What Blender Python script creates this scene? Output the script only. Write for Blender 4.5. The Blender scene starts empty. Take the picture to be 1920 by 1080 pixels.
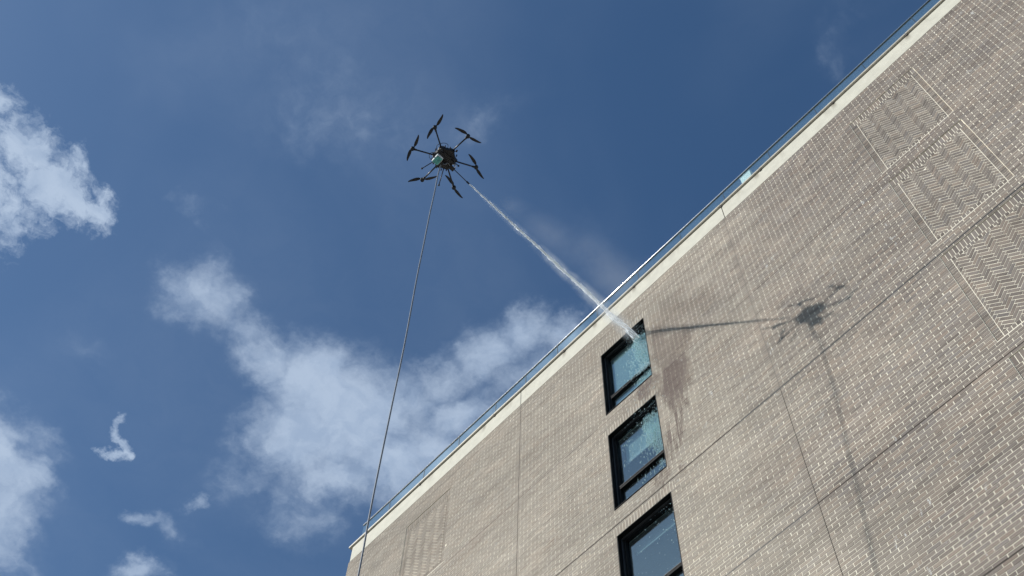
import bpy, bmesh, math, random
import numpy as np
from mathutils import Vector, Matrix

random.seed(7)
rng = np.random.default_rng(11)
SC = bpy.context.scene
COL = SC.collection

# ------------------------------------------------------------------ camera
cam_d = bpy.data.cameras.new('camera')
cam_d.sensor_width = 36.0
cam_d.lens = 44.04
cam_d.clip_start = 0.05
cam_d.clip_end = 5000
cam = bpy.data.objects.new('camera', cam_d)
COL.objects.link(cam)
R = Matrix(((0.67635752, 0.65481747, 0.33727525),
            (0.73629521, -0.61364376, -0.28515032),
            (0.02024544, 0.44119771, -0.89718153)))
cam.matrix_world = R.to_4x4()
SC.camera = cam

# ------------------------------------------------------------------ light
SUN = Vector((-0.660, -1.0, 0.836)).normalized()          # towards the sun
SUN_EL = math.asin(SUN.z)
SUN_ROT = math.atan2(SUN.x, SUN.y)
sun_d = bpy.data.lights.new('sun', 'SUN')
sun_d.energy = 3.6
sun_d.angle = math.radians(0.6)
sun_d.color = (1.0, 0.955, 0.885)
sun = bpy.data.objects.new('sun', sun_d)
sun.rotation_euler = SUN.to_track_quat('Z', 'Y').to_euler()
sun.location = SUN * 60
COL.objects.link(sun)

world = bpy.data.worlds.new('World')
SC.world = world
world.use_nodes = True
SC.view_settings.view_transform = 'Standard'
SC.view_settings.look = 'None'
SC.view_settings.gamma = 1.0
SC.view_settings.use_curve_mapping = False
SC.view_settings.exposure = 0.09

SC.cycles.volume_step_rate = 1.0
SC.cycles.volume_max_steps = 128
SC.cycles.volume_bounces = 2
SC.cycles.transparent_max_bounces = 16

# cloud masses: (u, v, angle, half width, half height, strength, crisp) on the cloud layer, u,v = direction.xy / direction.z
BLOBS = [(-0.5376, -0.109, 0.821, 0.0247, 0.0212, 0.7, 1), (-0.5641, -0.0682, 1.21, 0.0326, 0.0486, 1.15, 1), (-0.5822, -0.0375, 1.213, 0.0419, 0.034, 1.1, 1), (-0.6231, -0.0521, 0.819, 0.0282, 0.0462, 0.8, 1), (-0.573, -0.0021, 0.819, 0.0257, 0.0244, 1.15, 1), (-0.557, -0.0322, 0.82, 0.0277, 0.0248, 0.7, 1), (-0.5546, -0.0007, 0.82, 0.0209, 0.0176, 0.9, 1), (-0.617, -0.0964, 0.82, 0.051, 0.08, 1.1, 1), (-0.8429, 0.0785, 0.617, 0.0325, 0.0663, 1.1, 0), (-0.8911, 0.0724, 0.814, 0.0577, 0.1023, 1.2, 0), (-0.8025, 0.0948, 1.248, 0.0245, 0.0189, 0.45, 0), (-0.8803, 0.1205, 0.813, 0.0238, 0.0389, 0.6, 0), (-0.9287, 0.1641, 0.812, 0.0216, 0.0475, 0.4, 0), (-0.7401, 0.1349, 1.024, 0.0085, 0.0230, 0.74, 1), (-0.7563, 0.1368, 0.349, 0.0140, 0.0090, 0.58, 1), (-0.8048, 0.2236, 1.03, 0.0243, 0.0125, 0.62, 0), (-0.8026, 0.2446, 0.813, 0.0150, 0.019, 0.5, 0), (-0.7664, 0.2456, 0.813, 0.0125, 0.012, 0.62, 0), (-0.8664, 0.2638, 0.811, 0.0300, 0.018, 0.80, 0), (-0.4997, 0.0676, 0.914, 0.0184, 0.0081, 0.26, 0), (-0.5131, 0.0804, 0.819, 0.0066, 0.0153, 0.25, 0), (-0.5728, 0.1273, 1.016, 0.0426, 0.0385, 0.78, 0), (-0.5501, 0.1165, 0.818, 0.0287, 0.0266, 0.5, 0), (-0.5987, 0.1195, 0.817, 0.0291, 0.0219, 0.4, 0), (-0.567, 0.1772, 0.269, 0.0263, 0.0309, 0.55, 0), (-0.5812, 0.219, 0.816, 0.0297, 0.0398, 0.85, 0), (-0.5799, 0.2622, 1.02, 0.0494, 0.0468, 1.15, 0), (-0.6307, 0.2769, 0.815, 0.0559, 0.0482, 1.1, 0), (-0.5797, 0.3136, 0.815, 0.0606, 0.0655, 1.2, 0), (-0.6408, 0.3373, 1.238, 0.0567, 0.0374, 0.85, 0), (-0.5959, 0.3669, 0.814, 0.0462, 0.0493, 1.05, 0), (-0.5283, 0.3425, 0.815, 0.035, 0.0352, 0.75, 0), (-0.4826, 0.3488, 0.422, 0.0407, 0.0279, 0.8, 0), (-0.438, 0.355, 0.238, 0.0306, 0.0323, 0.85, 0), (-0.3994, 0.3557, 0.817, 0.0265, 0.0301, 0.85, 0), (-0.3779, 0.3786, 0.817, 0.0241, 0.0246, 0.8, 0), (-0.4949, 0.3864, 0.228, 0.0476, 0.0337, 0.9, 0), (-0.5585, 0.3887, 0.814, 0.0459, 0.0549, 0.9, 0), (-0.4228, 0.3875, 0.05, 0.0365, 0.0213, 0.6, 0), (-0.699, 0.3307, 0.813, 0.0472, 0.0449, 0.5, 0), (-0.7155, 0.2583, 0.814, 0.0415, 0.0313, 0.4, 0), (-0.3367, 0.034, 1.186, 0.1105, 0.0682, 0.19, 0), (-0.357, 0.1123, 1.005, 0.0976, 0.0521, 0.28, 0), (-0.2704, 0.1848, 0.462, 0.0583, 0.0274, 0.27, 0), (-0.0483, 0.377, 0.822, 0.0175, 0.0170, 0.26, 0), (-0.025, 0.3632, 0.997, 0.0174, 0.0344, 0.2, 0), (-0.3076, 0.3375, 0.819, 0.0513, 0.0462, 0.16, 0), (-0.8033, 0.2581, 0.812, 0.0319, 0.0395, 0.2, 0), (-0.6833, 0.0694, 0.817, 0.0345, 0.0226, 0.2, 0)]


class NT:
    """small helper to write node trees"""
    def __init__(self, tree):
        self.t = tree
        self.n = tree.nodes
        self.l = tree.links

    def node(self, typ, **kw):
        nd = self.n.new(typ)
        for k, v in kw.items():
            setattr(nd, k, v)
        return nd

    def put(self, sock, v):
        if isinstance(v, bpy.types.NodeSocket):
            self.l.new(v, sock)
        elif v is not None:
            sock.default_value = v

    def math(self, op, a, b=None, c=None, clamp=False):
        nd = self.node('ShaderNodeMath', operation=op, use_clamp=clamp)
        self.put(nd.inputs[0], a)
        if b is not None:
            self.put(nd.inputs[1], b)
        if c is not None:
            self.put(nd.inputs[2], c)
        return nd.outputs[0]

    def vmath(self, op, a, b=None, scale=None):
        nd = self.node('ShaderNodeVectorMath', operation=op)
        self.put(nd.inputs[0], a)
        if b is not None:
            self.put(nd.inputs[1], b)
        if scale is not None:
            self.put(nd.inputs['Scale'], scale)
        return nd.outputs['Value'] if op in ('LENGTH', 'DOT_PRODUCT', 'DISTANCE') else nd.outputs[0]

    def noise(self, vec, scale, detail=4, rough=0.55, dist=0.0, lac=2.0):
        nd = self.node('ShaderNodeTexNoise')
        self.put(nd.inputs['Vector'], vec)
        nd.inputs['Scale'].default_value = scale
        nd.inputs['Detail'].default_value = detail
        nd.inputs['Roughness'].default_value = rough
        nd.inputs['Distortion'].default_value = dist
        nd.inputs['Lacunarity'].default_value = lac
        return nd.outputs['Fac'], nd.outputs['Color']

    def smooth(self, v, a, b, lo=0.0, hi=1.0):
        nd = self.node('ShaderNodeMapRange', interpolation_type='SMOOTHSTEP')
        self.put(nd.inputs['Value'], v)
        nd.inputs['From Min'].default_value = a
        nd.inputs['From Max'].default_value = b
        nd.inputs['To Min'].default_value = lo
        nd.inputs['To Max'].default_value = hi
        return nd.outputs['Result']

    def mapping(self, vec, loc=(0, 0, 0), rot=(0, 0, 0), scale=(1, 1, 1), typ='POINT'):
        nd = self.node('ShaderNodeMapping', vector_type=typ)
        self.put(nd.inputs['Vector'], vec)
        nd.inputs['Location'].default_value = loc
        nd.inputs['Rotation'].default_value = rot
        nd.inputs['Scale'].default_value = scale
        return nd.outputs[0]

    def mix(self, fac, a, b, blend='MIX'):
        nd = self.node('ShaderNodeMix', data_type='RGBA', blend_type=blend)
        self.put(nd.inputs[0], fac)
        self.put(nd.inputs[6], a if isinstance(a, bpy.types.NodeSocket) else (*a, 1.0)[:4])
        self.put(nd.inputs[7], b if isinstance(b, bpy.types.NodeSocket) else (*b, 1.0)[:4])
        return nd.outputs[2]

    def ramp(self, fac, stops, interp='LINEAR'):
        nd = self.node('ShaderNodeValToRGB')
        cr = nd.color_ramp
        cr.interpolation = interp
        while len(cr.elements) < len(stops):
            cr.elements.new(0.5)
        for e, (p, c) in zip(cr.elements, stops):
            e.position = p
            e.color = (*c, 1.0)
        self.put(nd.inputs[0], fac)
        return nd.outputs[0]


def build_world():
    t = NT(world.node_tree)
    t.n.clear()
    out = t.node('ShaderNodeOutputWorld')
    bg = t.node('ShaderNodeBackground')
    sky = t.node('ShaderNodeTexSky', sky_type='NISHITA')
    sky.sun_disc = False
    sky.sun_elevation = SUN_EL
    sky.sun_rotation = SUN_ROT
    sky.altitude = 100
    sky.air_density = 1.0
    sky.dust_density = 1.2
    sky.ozone_density = 1.6
    base = t.node('ShaderNodeHueSaturation')
    base.inputs['Saturation'].default_value = SKY_SAT
    base.inputs['Value'].default_value = 1.0
    t.l.new(sky.outputs[0], base.inputs['Color'])
    base_c = t.mix(1.0, base.outputs[0], SKY_TINT, 'MULTIPLY')
    # cloud layer coordinates
    tc = t.node('ShaderNodeTexCoord')
    sep = t.node('ShaderNodeSeparateXYZ')
    t.l.new(tc.outputs['Generated'], sep.inputs[0])
    z = t.math('MAXIMUM', sep.outputs[2], 0.06)
    comb = t.node('ShaderNodeCombineXYZ')
    t.l.new(t.math('DIVIDE', sep.outputs[0], z), comb.inputs[0])
    t.l.new(t.math('DIVIDE', sep.outputs[1], z), comb.inputs[1])
    P = comb.outputs[0]
    _, wc = t.noise(P, 9.0, 6, 0.6)
    w = t.vmath('SUBTRACT', wc, (0.5, 0.5, 0.5))
    Pw = t.vmath('ADD', P, t.vmath('MULTIPLY', w, (0.11, 0.11, 0.0)))
    _, wc2 = t.noise(P, 34.0, 5, 0.62)
    w2 = t.vmath('SUBTRACT', wc2, (0.5, 0.5, 0.5))
    Pf = t.vmath('ADD', Pw, t.vmath('MULTIPLY', w2, (0.030, 0.030, 0.0)))
    soft = crisp = None
    for (u, v, a, rx, ry, s, k) in BLOBS:
        m = t.mapping(Pf, (u, v, 0), (0, 0, a), (rx * (1.46 if k else 1.75), ry * (1.46 if k else 1.75), 1), 'TEXTURE')
        d = t.vmath('LENGTH', m)
        val = t.smooth(d, 1.0, 0.0, 0.0, s)
        if k:
            crisp = val if crisp is None else t.math('MAXIMUM', crisp, val)
        else:
            soft = val if soft is None else t.math('SMOOTH_MAX', soft, val, 0.10)
    soft = t.math('MAXIMUM', t.math('SUBTRACT', soft, 0.05), 0.0)
    # the rest of the sky carries scattered clouds too (kept off the region the masses above describe)
    far = t.smooth(t.vmath('DISTANCE', P, (-0.42, 0.30, 0.0)), 0.62, 1.1)
    gen, _ = t.noise(P, 1.5, 7, 0.58, 0.4)
    gen = t.math('MULTIPLY', t.smooth(gen, 0.53, 0.80, 0.0, 0.9), far)
    soft = t.math('MAXIMUM', soft, gen)
    # break up
    n1, _ = t.noise(Pw, 22.0, 9, 0.60, 0.25)
    n2, _ = t.noise(P, 75.0, 6, 0.6, 0.5)
    nn = t.math('ADD', t.math('MULTIPLY', n1, 0.72), t.math('MULTIPLY', n2, 0.28))
    tex = t.math('SUBTRACT', nn, 0.5)
    ds = t.math('ADD', soft, t.math('MULTIPLY', t.math('MULTIPLY', tex, 1.2), t.smooth(soft, 0.0, 0.3)))
    a_s = t.smooth(ds, 0.02, 1.05, 0.0, 0.90)
    n3, _ = t.noise(Pw, 190.0, 5, 0.6, 0.4)
    dc = t.math('ADD', crisp, t.math('ADD', t.math('MULTIPLY', tex, 2.0), t.math('MULTIPLY', t.math('SUBTRACT', n3, 0.5), 0.55)))
    a_c = t.math('MULTIPLY', t.smooth(dc, 0.22, 0.95, 0.0, 0.95), t.smooth(crisp, 0.0, 0.12))
    # thin high veil
    veil, _ = t.noise(P, 2.6, 4, 0.5, 0.5)
    a_v = t.smooth(veil, 0.40, 0.78, 0.0, 0.11)
    al = t.math('SUBTRACT', 1.0, t.math('MULTIPLY', t.math('MULTIPLY', t.math('SUBTRACT', 1.0, a_s), t.math('SUBTRACT', 1.0, a_c)), t.math('SUBTRACT', 1.0, a_v)))
    shade, _ = t.noise(Pw, 30.0, 6, 0.6, 0.3)
    cc = t.mix(t.smooth(shade, 0.30, 0.68), CLOUD_LO, CLOUD_HI)
    col = t.mix(al, base_c, cc)
    t.l.new(col, bg.inputs['Color'])
    bg.inputs['Strength'].default_value = SKY_STRENGTH
    t.l.new(bg.outputs[0], out.inputs['Surface'])


SKY_STRENGTH = 0.10
SKY_SAT = 1.12
SKY_TINT = (0.735, 0.91, 1.0)
CLOUD_LO = (3.5, 4.5, 6.1)
CLOUD_HI = (4.5, 5.5, 7.0)
build_world()

# ------------------------------------------------------------------ materials
def new_mat(name):
    m = bpy.data.materials.new(name)
    m.use_nodes = True
    t = NT(m.node_tree)
    bs = t.n['Principled BSDF']
    return m, t, bs


def world_pos(t):
    return t.node('ShaderNodeNewGeometry').outputs['Position']


def bump(t, bs, h, strength, dist):
    b = t.node('ShaderNodeBump')
    b.inputs['Strength'].default_value = strength
    b.inputs['Distance'].default_value = dist
    t.put(b.inputs['Height'], h)
    t.l.new(b.outputs[0], bs.inputs['Normal'])


def simple_mat(name, color, rough=0.5, metal=0.0, noise_amt=0.12, nscale=30.0, spec=0.5):
    m, t, bs = new_mat(name)
    f, _ = t.noise(world_pos(t), nscale, 4, 0.6)
    k = t.smooth(f, 0.3, 0.7, 1 - noise_amt, 1 + noise_amt)
    mul = t.node('ShaderNodeVectorMath', operation='SCALE')
    mul.inputs[0].default_value = color
    t.l.new(k, mul.inputs['Scale'])
    t.l.new(mul.outputs[0], bs.inputs['Base Color'])
    t.put(bs.inputs['Roughness'], t.smooth(f, 0.3, 0.7, rough * 0.85, min(1, rough * 1.15)))
    bs.inputs['Metallic'].default_value = metal
    bs.inputs['Specular IOR Level'].default_value = spec
    return m


BR_A, BR_B, BR_C, BR_D, BR_E = (.160, .133, .116), (.205, .172, .150), (.245, .208, .181), (.288, .245, .211), (.345, .297, .255)


def wall_dirt_shade(t, pos):
    """weathering and painted spray shade for bricks and mortar: large tone patches, the damp patch beside the top window, pale efflorescence"""
    f1, _ = t.noise(t.mapping(pos, scale=(0.35, 1, 0.75)), 1.0, 5, 0.6, 0.3)
    tone = t.smooth(f1, 0.32, 0.70, 0.90, 1.10)
    f2, _ = t.noise(t.mapping(pos, scale=(0.6, 1, 9.0)), 1.0, 3, 0.5)
    tone = t.math('MULTIPLY', tone, t.smooth(f2, 0.3, 0.7, 0.93, 1.07))
    # wet patch: water runs right of the upper windows, plus painted shadow of the spray
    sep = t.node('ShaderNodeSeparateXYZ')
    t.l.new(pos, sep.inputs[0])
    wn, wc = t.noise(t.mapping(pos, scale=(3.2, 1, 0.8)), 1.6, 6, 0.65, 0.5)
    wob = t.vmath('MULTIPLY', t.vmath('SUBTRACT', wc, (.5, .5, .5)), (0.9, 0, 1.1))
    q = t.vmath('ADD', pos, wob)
    wet_shade = None
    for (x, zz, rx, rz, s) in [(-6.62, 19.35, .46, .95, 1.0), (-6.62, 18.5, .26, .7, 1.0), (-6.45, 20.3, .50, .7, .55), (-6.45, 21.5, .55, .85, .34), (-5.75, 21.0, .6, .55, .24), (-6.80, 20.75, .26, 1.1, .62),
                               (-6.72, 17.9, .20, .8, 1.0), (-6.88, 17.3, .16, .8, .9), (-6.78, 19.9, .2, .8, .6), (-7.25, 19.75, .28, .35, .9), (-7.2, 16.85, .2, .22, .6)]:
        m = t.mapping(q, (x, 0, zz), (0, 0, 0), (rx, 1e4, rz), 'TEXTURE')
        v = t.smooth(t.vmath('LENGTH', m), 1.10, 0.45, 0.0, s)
        wet_shade = v if wet_shade is None else t.math('MAXIMUM', wet_shade, v)
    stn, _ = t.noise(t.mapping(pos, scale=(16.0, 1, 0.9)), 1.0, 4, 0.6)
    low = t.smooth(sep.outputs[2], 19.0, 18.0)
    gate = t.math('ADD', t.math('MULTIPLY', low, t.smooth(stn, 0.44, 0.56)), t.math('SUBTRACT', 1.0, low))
    wet_shade = t.math('MULTIPLY', wet_shade, gate)
    wet_shade = t.math('MULTIPLY', wet_shade, t.smooth(wn, 0.34, 0.50, 0.72, 1.0))
    # efflorescence: short pale runs
    e1, _ = t.noise(t.mapping(pos, scale=(11.0, 1, 3.2)), 1.0, 5, 0.7, 0.2)
    e2, _ = t.noise(t.mapping(pos, scale=(.55, 1, .6)), 1.0, 3, 0.6)
    eff = t.math('MULTIPLY', t.smooth(e1, 0.63, 0.70), t.smooth(e2, 0.50, 0.60))
    return tone, wet_shade, eff


PALE_MIX = 0.46


def brick_material(name, source, dark=1.0):
    m, t, bs = new_mat(name)
    pos = world_pos(t)
    if source == 'object':
        tint = t.node('ShaderNodeAttribute', attribute_type='OBJECT', attribute_name='tint').outputs['Fac']
    else:
        tint = t.node('ShaderNodeAttribute', attribute_name='tint').outputs['Fac']
    col = t.ramp(tint, [(0.0, BR_A), (0.22, BR_B), (0.5, BR_C), (0.82, BR_D), (1.0, BR_E)])
    h2 = t.math('FRACT', t.math('MULTIPLY', tint, 17.31))
    col = t.mix(t.smooth(h2, 0.72, 1.0, 0, 0.34), col, (0.42, 0.315, 0.24))
    col = t.mix(t.smooth(h2, 0.25, 0.0, 0, 0.34), col, (0.245, 0.228, 0.228))
    # paler tone over the middle and left of the facade, thinning out to the right
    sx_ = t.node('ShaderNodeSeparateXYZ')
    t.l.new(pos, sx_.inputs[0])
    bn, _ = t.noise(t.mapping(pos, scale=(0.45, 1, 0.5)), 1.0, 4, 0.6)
    pale_mix = t.smooth(t.math('ADD', sx_.outputs[0], t.math('MULTIPLY', t.math('SUBTRACT', bn, 0.5), 7.0)), -2.4, -6.8, 0.0, PALE_MIX)
    col = t.mix(pale_mix, col, (0.48, 0.425, 0.345))
    # warm / cool drifts across the facade
    w1, _ = t.noise(t.mapping(pos, scale=(0.8, 1, 1.3)), 1.0, 3, 0.6, 0.6)
    col = t.mix(t.smooth(w1, 0.52, 0.75, 0, 0.30), col, (0.41, 0.32, 0.25))
    tone, wet_shade, eff = wall_dirt_shade(t, pos)
    g1, _ = t.noise(pos, 260.0, 3, 0.7)
    g2, _ = t.noise(t.mapping(pos, scale=(1, 1, 4)), 45.0, 3, 0.6)
    k = t.math('MULTIPLY', t.math('MULTIPLY', tone, dark), t.math('MULTIPLY', t.smooth(g1, 0.2, 0.8, 0.86, 1.13), t.smooth(g2, 0.25, 0.75, 0.86, 1.12)))
    sc = t.vmath('SCALE', col, scale=k)
    c2 = t.mix(t.math('MULTIPLY', wet_shade, 0.97), sc, (0.075, 0.038, 0.022))
    c3 = t.mix(t.math('MULTIPLY', eff, 0.75), c2, (0.66, 0.66, 0.64))
    t.l.new(c3, bs.inputs['Base Color'])
    t.put(bs.inputs['Roughness'], t.smooth(wet_shade, 0.2, 1.0, 0.86, 0.55))
    bs.inputs['Specular IOR Level'].default_value = 0.35
    bump(t, bs, t.math('ADD', t.math('MULTIPLY', g1, 0.4), g2), 0.5, 0.004)
    return m


def mortar_material():
    m, t, bs = new_mat('mortar')
    pos = world_pos(t)
    tone, wet_shade, eff = wall_dirt_shade(t, pos)
    g, _ = t.noise(pos, 120.0, 4, 0.7)
    k = t.math('MULTIPLY', tone, t.smooth(g, 0.25, 0.75, 0.86, 1.1))
    sc = t.vmath('SCALE', (0.87, 0.81, 0.665), scale=k)
    c2 = t.mix(t.math('MULTIPLY', wet_shade, 0.70), sc, (0.15, 0.11, 0.08))
    t.l.new(c2, bs.inputs['Base Color'])
    bs.inputs['Roughness'].default_value = 0.92
    bump(t, bs, g, 0.5, 0.003)
    return m


def band_material():
    m, t, bs = new_mat('cast_stone')
    pos = world_pos(t)
    f, _ = t.noise(pos, 5.0, 5, 0.6)
    g, _ = t.noise(pos, 90.0, 4, 0.6)
    k = t.math('MULTIPLY', t.smooth(f, 0.3, 0.7, 0.93, 1.05), t.smooth(g, 0.2, 0.8, 0.95, 1.04))
    sc = t.vmath('SCALE', (0.66, 0.635, 0.535), scale=k)
    sep = t.node('ShaderNodeSeparateXYZ')
    t.l.new(pos, sep.inputs[0])
    d = t.smooth(t.noise(t.mapping(pos, scale=(3.0, 1, 0.35)), 1.0, 4, 0.6)[0], 0.58, 0.74)
    top = t.smooth(sep.outputs[2], 23.40, 23.82)
    spots = None
    for x in (-9.31, -8.36, -7.18, -3.70, -1.67, 0.18, -11.9, 2.3):
        v = t.math('MULTIPLY', t.smooth(t.math('ABSOLUTE', t.math('SUBTRACT', t.math('ADD', sep.outputs[0], t.math('MULTIPLY', t.math('SUBTRACT', g, .5), .12)), x)), 0.085, 0.02), t.smooth(sep.outputs[2], 23.50, 23.76))
        spots = v if spots is None else t.math('MAXIMUM', spots, v)
    st = t.math('MAXIMUM', t.math('MULTIPLY', t.math('MULTIPLY', d, top), 0.35), t.math('MULTIPLY', spots, 0.62))
    c2 = t.mix(st, sc, (0.20, 0.17, 0.12))
    t.l.new(c2, bs.inputs['Base Color'])
    bs.inputs['Roughness'].default_value = 0.8
    bump(t, bs, g, 0.25, 0.003)
    return m


M = {}
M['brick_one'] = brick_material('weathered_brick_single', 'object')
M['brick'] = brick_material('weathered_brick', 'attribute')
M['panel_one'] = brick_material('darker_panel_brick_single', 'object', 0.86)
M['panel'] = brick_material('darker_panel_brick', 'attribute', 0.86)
M['mortar'] = mortar_material()
M['band'] = band_material()
M['coping'] = simple_mat('coping_metal', (0.56, 0.52, 0.43), 0.45, 0.0, 0.08, 6)
M['gap'] = simple_mat('joint_shadow_gap', (0.045, 0.036, 0.028), 0.9)
M['sealant'] = simple_mat('joint_sealant', (0.13, 0.11, 0.095), 0.8)
M['old_sealant'] = simple_mat('faded_sealant', (0.17, 0.15, 0.13), 0.85)
M['black'] = simple_mat('black_window_metal', (0.006, 0.0065, 0.007), 0.6, 0.0, 0.3, 25, 0.12)
M['trim'] = simple_mat('grey_frame_edge', (0.045, 0.048, 0.052), 0.4, 0.2)
M['steel'] = simple_mat('brushed_steel', (0.78, 0.78, 0.80), 0.28, 0.85, 0.08, 40)
M['gasket_shade'] = simple_mat('dark_gasket_shade', (0.02, 0.03, 0.028), 0.5)
M['room'] = simple_mat('room_paint', (0.15, 0.17, 0.185), 0.9, 0, 0.05, 2)
M['shade'] = simple_mat('roller_shade_cloth', (0.62, 0.70, 0.70), 0.85, 0, 0.05, 8)
M['roof'] = simple_mat('roof_membrane', (0.45, 0.45, 0.43), 0.9, 0, 0.1, 2)
M['carbon'] = simple_mat('carbon_black', (0.011, 0.012, 0.016), 0.36, 0, 0.2, 60)
M['plastic'] = simple_mat('matt_black_plastic', (0.013, 0.013, 0.016), 0.55, 0, 0.25, 30)
M['hub'] = simple_mat('motor_metal', (0.02, 0.022, 0.028), 0.35, 0.5, 0.2, 60)
M['white_pl'] = simple_mat('white_plastic', (0.80, 0.83, 0.84), 0.4, 0, 0.04, 20)
M['teal'] = simple_mat('teal_plastic', (0.10, 0.44, 0.42), 0.45, 0, 0.30, 16)
M['hose'] = simple_mat('pale_grey_hose', (0.20, 0.225, 0.26), 0.45, 0, 0.12, 14)
M['white_box'] = simple_mat('white_enamel', (0.78, 0.84, 0.84), 0.5, 0, 0.04, 5)
M['asphalt'] = simple_mat('asphalt', (0.055, 0.055, 0.055), 0.9, 0, 0.3, 3)
M['concrete'] = simple_mat('concrete_paving', (0.36, 0.35, 0.32), 0.9, 0, 0.12, 2)


def glass_material(name, tint, refl, milk=0.0, milk_col=(0.6, 0.8, 0.8), ior=1.9):
    """clear sheet: fresnel mix of a sharp reflection and a tinted see-through layer"""
    m, t, bs = new_mat(name)
    t.n.remove(bs)
    out = t.n['Material Output']
    tr = t.node('ShaderNodeBsdfTransparent')
    tr.inputs[0].default_value = (*tint, 1)
    gl = t.node('ShaderNodeBsdfGlossy')
    gl.inputs['Roughness'].default_value = 0.02
    gl.inputs['Color'].default_value = (*refl, 1)
    geo = t.node('ShaderNodeNewGeometry')
    cs = t.math('ABSOLUTE', t.vmath('DOT_PRODUCT', geo.outputs['Normal'], geo.outputs['Incoming']))
    f0 = ((ior - 1) / (ior + 1)) ** 2
    sch = t.math('ADD', f0, t.math('MULTIPLY', 1 - f0, t.math('POWER', t.math('SUBTRACT', 1.0, cs, clamp=True), 5.0)))
    pos = world_pos(t)
    nz, _ = t.noise(pos, 1.3, 2, 0.5)
    b = t.node('ShaderNodeBump')
    b.inputs['Strength'].default_value = 0.12
    b.inputs['Distance'].default_value = 0.02
    t.l.new(nz, b.inputs['Height'])
    t.l.new(b.outputs[0], gl.inputs['Normal'])
    mx = t.node('ShaderNodeMixShader')
    t.l.new(sch, mx.inputs[0])
    t.l.new(tr.outputs[0], mx.inputs[1])
    t.l.new(gl.outputs[0], mx.inputs[2])
    last = mx.outputs[0]
    if milk > 0:
        df = t.node('ShaderNodeBsdfDiffuse')
        df.inputs[0].default_value = (*milk_col, 1)
        m2 = t.node('ShaderNodeMixShader')
        dn, _ = t.noise(pos, 9.0, 4, 0.6)
        t.put(m2.inputs[0], t.smooth(dn, 0.2, 0.8, milk * 0.6, milk * 1.4))
        t.l.new(last, m2.inputs[1])
        t.l.new(df.outputs[0], m2.inputs[2])
        last = m2.outputs[0]
    t.l.new(last, out.inputs[0])
    return m


M['pane'] = glass_material('window_glass', (0.74, 0.82, 0.83), (0.74, 0.90, 0.98), 0.015, (0.35, 0.45, 0.48), 2.5)
M['rail_glass'] = glass_material('balustrade_glass', (0.93, 0.985, 0.985), (0.95, 1.0, 1.0), 0.028, (0.65, 0.92, 0.92), 1.5)


def water_material(name, alpha, col=(0.80, 0.87, 0.92), along=False, streak=(1, 1, 1), lo=0.35, hi=0.65):
    """broken white water: clumps of foam, gaps where one sees through"""
    m, t, bs = new_mat(name)
    t.n.remove(bs)
    out = t.n['Material Output']
    pos = world_pos(t)
    n, _ = t.noise(t.mapping(pos, scale=streak), 1.0, 6, 0.65, 0.3)
    a = t.smooth(n, lo, hi, 0.0, alpha)
    if along:
        at = t.node('ShaderNodeAttribute', attribute_name='along').outputs['Fac']
        a = t.math('MULTIPLY', t.math('ADD', a, t.smooth(at, 0.40, 0.0, 0.0, 0.35)), t.smooth(at, 0.50, 0.85, 0.8, 0.12), clamp=True)
        a = t.math('MAXIMUM', a, t.math('LESS_THAN', at, -0.5))
    df = t.node('ShaderNodeBsdfDiffuse')
    df.inputs[0].default_value = (*col, 1)
    tl = t.node('ShaderNodeBsdfTranslucent')
    tl.inputs[0].default_value = (*col, 1)
    gl = t.node('ShaderNodeBsdfGlossy')
    gl.inputs['Roughness'].default_value = 0.25
    m0 = t.node('ShaderNodeMixShader')
    m0.inputs[0].default_value = 0.86
    t.l.new(df.outputs[0], m0.inputs[1])
    t.l.new(tl.outputs[0], m0.inputs[2])
    m1 = t.node('ShaderNodeMixShader')
    m1.inputs[0].default_value = 0.06
    t.l.new(m0.outputs[0], m1.inputs[1])
    t.l.new(gl.outputs[0], m1.inputs[2])
    tr = t.node('ShaderNodeBsdfTransparent')
    m2 = t.node('ShaderNodeMixShader')
    t.put(m2.inputs[0], a)
    t.l.new(tr.outputs[0], m2.inputs[1])
    t.l.new(m1.outputs[0], m2.inputs[2])
    t.l.new(m2.outputs[0], out.inputs[0])
    return m


M['jet'] = water_material('water_jet', 1.0, (0.96, 0.985, 1.0), True, (30, 6.0, 30), 0.22, 0.46)
M['foam'] = water_material('foam_film', 0.72, (0.62, 0.82, 0.84), False, (46, 1, 20), 0.36, 0.66)
M['drops'] = water_material('water_drops', 0.70, (0.72, 0.88, 0.92), False, (40, 40, 40), 0.1, 0.3)


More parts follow.
